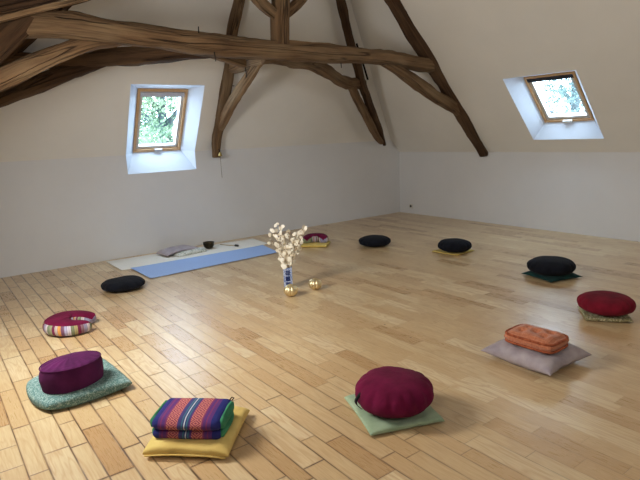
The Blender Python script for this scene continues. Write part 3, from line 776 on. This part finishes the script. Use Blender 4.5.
draped('grey_side', .27, .15, lambda u,v_: .006+.050*max(0,1-(u*.95+.05)**2)**.6*(1-max(0,-v_)*.1), .030, M_GREYSILK, 2).location = (-.01,.045,0)
# singing bowl and mallet
t = thing('singing_bowl', 'small dark bronze singing bowl on the white mat', 'bowl', (3.10,6.83,.0065))
lathe('bowl', [(.002,0),(.035,.0),(.052,.010),(.068,.032),(.075,.060),(.074,.080),(.079,.084),(.079,.088),(.070,.087),(.069,.060),(.060,.030),(.045,.014),(.002,.010)], M_BRONZE, t, 40)
t = thing('mallet', 'small mallet with dark padded head lying right of the bowl', 'mallet', (3.38,6.76,.0065), R(-68))
tube('handle', [(-.17,0,.008),(0,0,.009),(.11,0,.014)], .006, M_STICK, t)
tube('head', [(.10,0,.016),(.105,0,.016),(.16,0,.016),(.165,0,.016)], .015, M_FELT, t, 12, rr=[.008,.015,.015,.008])

# ------------------------------------------------------------------ vase, dried honesty, brass balls
VX, VY = 2.818, 4.402
t = thing('vase', 'square blue and white porcelain vase holding dried honesty', 'vase', (VX,VY,0), R(-33))
def vase():
    hw, ht, th = .044, .215, .006; vs = []; fs = []
    for (w, z_) in ((hw,0),(hw,ht),(hw-th,ht),(hw-th,.02)):
        for (a_, b_) in ((-1,-1),(1,-1),(1,1),(-1,1)): vs.append((a_*w, b_*w, z_))
    for k in range(3):
        for j in range(4): fs.append((k*4+j, k*4+(j+1)%4, (k+1)*4+(j+1)%4, (k+1)*4+j))
    fs += [(3,2,1,0),(12,13,14,15)]
    o = mesh('body', vs, fs, M_VASE, t, smooth=False); md = o.modifiers.new('b','BEVEL'); md.width = .003; md.segments = 2
    for rot in range(4):
        for k in range(3):
            z_ = .022+k*.060; q = [(-.022,-hw-.0012,z_),(.022,-hw-.0012,z_),(.022,-hw-.0012,z_+.048),(-.022,-hw-.0012,z_+.048)]
            pts = [(x_*cos(rot*pi/2)-y_*sin(rot*pi/2), x_*sin(rot*pi/2)+y_*cos(rot*pi/2), zz) for x_, y_, zz in q]
            mesh('painted_panel', pts, [(0,1,2,3)], M_VPANEL, t, smooth=False)
vase()
rnd = random.Random(12)
right = Vector((.80,-.60,0)); dep = Vector((.6,.8,0))
for bi, (lean, ln) in enumerate(((-.18,.30),(-.15,.41),(-.10,.43),(-.04,.35),(.01,.38),(.06,.31),(.11,.36),(.16,.41),(-.02,.22),(.10,.24))):
    t = thing('dried_honesty_branch', 'dried honesty branch with papery cream seed pods in the blue and white vase', 'dried flowers', (VX,VY,0), 0, 'dried honesty branches in the vase')
    dy = rnd.uniform(-.11,.11); lean += .035; top = right*lean + dep*dy + Vector((0,0,.20+ln))
    base = right*lean*.08 + Vector((0,0,.03)); mid = right*lean*.25 + dep*dy*.3 + Vector((0,0,.30))
    P_ = catmull([base, Vector((0,0,.20))+right*lean*.07, mid, top], .03)
    tube('stem', P_, .0022, M_STEM, t, 5)
    npod = 18
    for k in range(npod):
        q = P_[min(len(P_)-1, int(len(P_)*(.40+.60*k/npod)))]
        out_ = (right*rnd.uniform(-1,1)+dep*rnd.uniform(-1,1)+Vector((0,0,rnd.uniform(-.2,.7)))).normalized()*rnd.uniform(.015,.06)
        c_ = q+out_
        nrm = Vector((rnd.uniform(-1,1)-.4, rnd.uniform(-1,1)-.7, rnd.uniform(-.4,.4))).normalized()
        a_ = out_ - nrm*out_.dot(nrm); a_ = a_.normalized() if a_.length > 1e-4 else nrm.orthogonal().normalized()
        b_ = nrm.cross(a_); r1 = rnd.uniform(.017,.026); r2 = r1*.78
        vs = [c_+nrm*.002]; fs = []
        for j in range(10): vs.append(c_+a_*cos(2*pi*j/10)*r1+b_*sin(2*pi*j/10)*r2)
        vs.append(c_-nrm*.002)
        for j in range(10): fs.append((0, 1+j, 1+(j+1)%10)); fs.append((11, 1+(j+1)%10, 1+j))
        e_ = c_-a_*r1*.98; vs += [q+b_*.001, q-b_*.001]; fs.append((6, 12, 13))     # the thin twig that carries it
        mesh('seed_pod', vs, fs, M_POD, t, smooth=False)
def brass_ball(label, x, y, Rb):
    t_ = thing('candle_holder', label, 'candle holder', (x,y,0))
    prof = []; K = 20
    for i in range(K+1):
        ph = -pi/2*.86+pi*.93*i/K*.93
        prof.append((max(.004, Rb*cos(ph)), Rb*.82*(sin(ph)+.98)))
    zt = prof[-1][1]
    prof += [(.016,zt-.004),(.015,zt-.02),(.002,zt-.022)]
    prof = [(.003,.0005)]+prof
    def fn(q, an, tt):
        k = 1-.07*(1-abs(cos(an*4.5)))**1.2 if math.hypot(q.x,q.y) > .02 else 1
        k = .84+.16*abs(sin(an*4.5))**.55 if math.hypot(q.x,q.y) > .02 else 1
        return Vector((q.x*k, q.y*k, max(.0005,q.z)))
    lathe('fluted_body', prof, M_BRASS, t_, 90, fn)
    lathe('rim', [(.014,zt-.004),(.019,zt-.005),(.020,zt),(.017,zt+.003),(.014,zt)], M_BRASS, t_, 24)
brass_ball('fluted brass ball candle holder touching the front of the vase', 2.68,4.15, .071)
brass_ball('fluted brass ball candle holder standing alone right of the vase', 2.981,4.169, .069)

# ------------------------------------------------------------------ bell with cord, socket
t = thing('brass_bell', 'small brass bell on a cord hanging from the foot of the forked oak leg', 'bell', (3.455,6.985,1.25))
lathe('bell_cup', [(.030,0),(.026,.012),(.020,.030),(.017,.048),(.012,.056),(.002,.058),(.001,.054),(.013,.045),(.022,.012),(.026,0)], M_OLDBRASS, t, 24)
tube('hanger', [(0,0,.056),(0,0,.075),(-.015,.02,.10)], .004, M_IRON, t)
tube('clapper', [(0,0,.04),(0,0,-.012)], .005, M_IRON, t)
tube('cord', [(0,0,-.01),(.002,0,-.1),(.0,0,-.2),(.004,0,-.30)], .003, M_CORD, t)
t = thing('wall_socket', 'small white electrical socket low on the right wall', 'socket', (XR,6.89,.135))
def sock():
    vs = [(-.001-a_, b_, c_) for a_, w_ in ((0,.04),(.008,.04),(.011,.034)) for b_, c_ in ((-w_,-w_),(w_,-w_),(w_,w_),(-w_,w_))]
    fs = [(k*4+j, k*4+(j+1)%4, (k+1)*4+(j+1)%4, (k+1)*4+j) for k in range(2) for j in range(4)] + [(8,9,10,11)]
    mesh('plate', vs, fs, M_WHITEP, t, smooth=False)
    o = lathe('recess', [(.024,0),(.022,.002),(.018,.0025),(.002,.0022)], M_DARKP, t, 20); o.rotation_euler = (0,-pi/2,0); o.location = (-.0115,0,0)
sock()

# ------------------------------------------------------------------ garden outside the windows
def leaf_mat(name, c, c2):
    n = NT(name); oi = n.n('NewGeometry', out=0)
    a_ = n.n('TexNoise', {'Vector':oi, 'Scale':1.7, 'Detail':3.0}, out=0)
    cc = n.mix(n.maprange(a_, .35, .65, 0.0, 1.0), c, c2)
    df = n.n('BsdfDiffuse', {0:cc}); tl = n.n('BsdfTranslucent', {0:cc})
    mx = n.n('MixShader', {0:.5, 1:df, 2:tl}); n.t.links.new(mx, n.out.inputs[0]); return n.m
M_LEAF = leaf_mat('pale green leaves', lin((132,146,116)), lin((96,118,92)))
M_LEAF2 = leaf_mat('blue green leaves', lin((84,100,96)), lin((108,122,118)))
M_BARK = plain('grey bark', lin((62,68,68)), .9, bumps=.4, scale=12.0)
def tree(label, loc, h, crown, nleaf, mat, seed, lsz=.09):
    rn = random.Random(seed); t_ = thing('garden_tree', label, 'tree', loc)
    tube('trunk', [(0,0,0),(.1,.05,h*.35),(-.05,.1,h*.7),(.05,.05,h)], .1, M_BARK, t_, 10, rr=[.17,.12,.08,.03])
    for k in range(15):
        z_ = h*(.36+.04*k); a_ = k*2.4+seed; L_ = crown*rn.uniform(.6,1.0)
        p0 = Vector((0.03,.06,z_)); dv = Vector((cos(a_), sin(a_), .7))
        tube('branch', [p0, p0+dv*L_*.4+Vector((0,0,.1)), p0+dv*L_*.75, p0+dv*L_+Vector((0,0,-.1))], .03, M_BARK, t_, 6, rr=[.075,.05,.032,.014])
    cl = [Vector((rn.gauss(0,crown*.5), rn.gauss(0,crown*.5), h*rn.uniform(.25,1.1))) for _ in range(60)]
    vs = []; fs = []
    for k in range(nleaf):
        c_ = cl[k % 60] + Vector((rn.gauss(0,.22), rn.gauss(0,.22), rn.gauss(0,.2)))
        nrm = Vector((rn.uniform(-1,1), rn.uniform(-1,1), rn.uniform(-1,1))).normalized(); a_ = nrm.orthogonal().normalized(); b_ = nrm.cross(a_); s_ = lsz*rn.uniform(.6,1.2)
        i0 = len(vs); vs += [c_-a_*s_, c_+b_*s_*.45, c_+a_*s_, c_-b_*s_*.45]; fs.append((i0,i0+1,i0+2,i0+3))
    o = mesh('foliage', vs, fs, mat, t_, smooth=False); tag(o, kind='stuff')
tree('pale green leafy tree outside the upright window by the mats', (4.7,12.2,-2.2), 5.6, 1.6, 24000, M_LEAF, 3, .055)
tree('thin tree with bare branches outside the window with the dark blind', (12.6,6.75,-2.0), 6.8, 1.3, 9000, M_LEAF2, 8, .05)

# ------------------------------------------------------------------ light
w = bpy.data.worlds.new('overcast'); sc.world = w; w.use_nodes = True
bg = w.node_tree.nodes['Background']; bg.inputs[0].default_value = (.60,.78,1.0,1); bg.inputs[1].default_value = 16.0
def area(name, loc, target, sx, sy, power, colr, portal=False):
    l = bpy.data.lights.new(name, 'AREA'); l.shape = 'RECTANGLE'; l.size = sx; l.size_y = sy; l.energy = power; l.color = colr
    if portal: l.cycles.is_portal = True
    o = bpy.data.objects.new(name, l); link(o); o.location = loc
    o.rotation_euler = (Vector(target)-Vector(loc)).to_track_quat('-Z','Y').to_euler(); return o
p1 = Vector(hipP(2.70,.33,.32)); area('portal_1', p1, p1-Vector((0,s60,c60)), .72, .98, 1, (1,1,1), True)
p2 = Vector(rgtP(3.89,.78,.32)); area('portal_2', p2, p2-Vector((sR,0,cR)), .85, .75, 1, (1,1,1), True)
# skylights on the left slope, out of view, plus an added fill behind the camera
area('skylight_lamp', (-.05,3.7,1.9), (3.2,3.3,0), .7, .9, 88, (1.0,.98,.94))
area('skylight_lamp', (-.05,1.0,1.9), (2.8,1.8,0), .7, .9, 7, (.98,.98,1.0))
area('fill_lamp', (3.4,-2.2,2.6), (3.6,4.5,.6), 2.2, 1.2, 32, (1.0,.96,.90))  # added fill, stands for no particular lamp or window
# ------------------------------------------------------------------ camera
cam = bpy.data.cameras.new('camera'); cam.sensor_width = 36; cam.lens = 539.14/640*36; cam.clip_start = .05
co = bpy.data.objects.new('camera', cam); link(co)
r_ = Vector((0.80033236,-0.59810762,-0.04165799)); u_ = Vector((0.14829389,0.13015273,0.98034136)); f_ = Vector((0.58092774,0.79077654,-0.19286115))
m = Matrix((r_, u_, -f_)).transposed().to_4x4(); m.translation = Vector((0,0,1.5)); co.matrix_world = m
sc.camera = co
sc.view_settings.view_transform = 'Standard'; sc.view_settings.look = 'None'; sc.view_settings.exposure = 0
vs_ = sc.view_settings; vs_.use_curve_mapping = True
cm = vs_.curve_mapping; c_ = cm.curves[3]
c_.points.new(.10, .092); c_.points.new(.35, .352); c_.points.new(.62, .645)
cm.update()
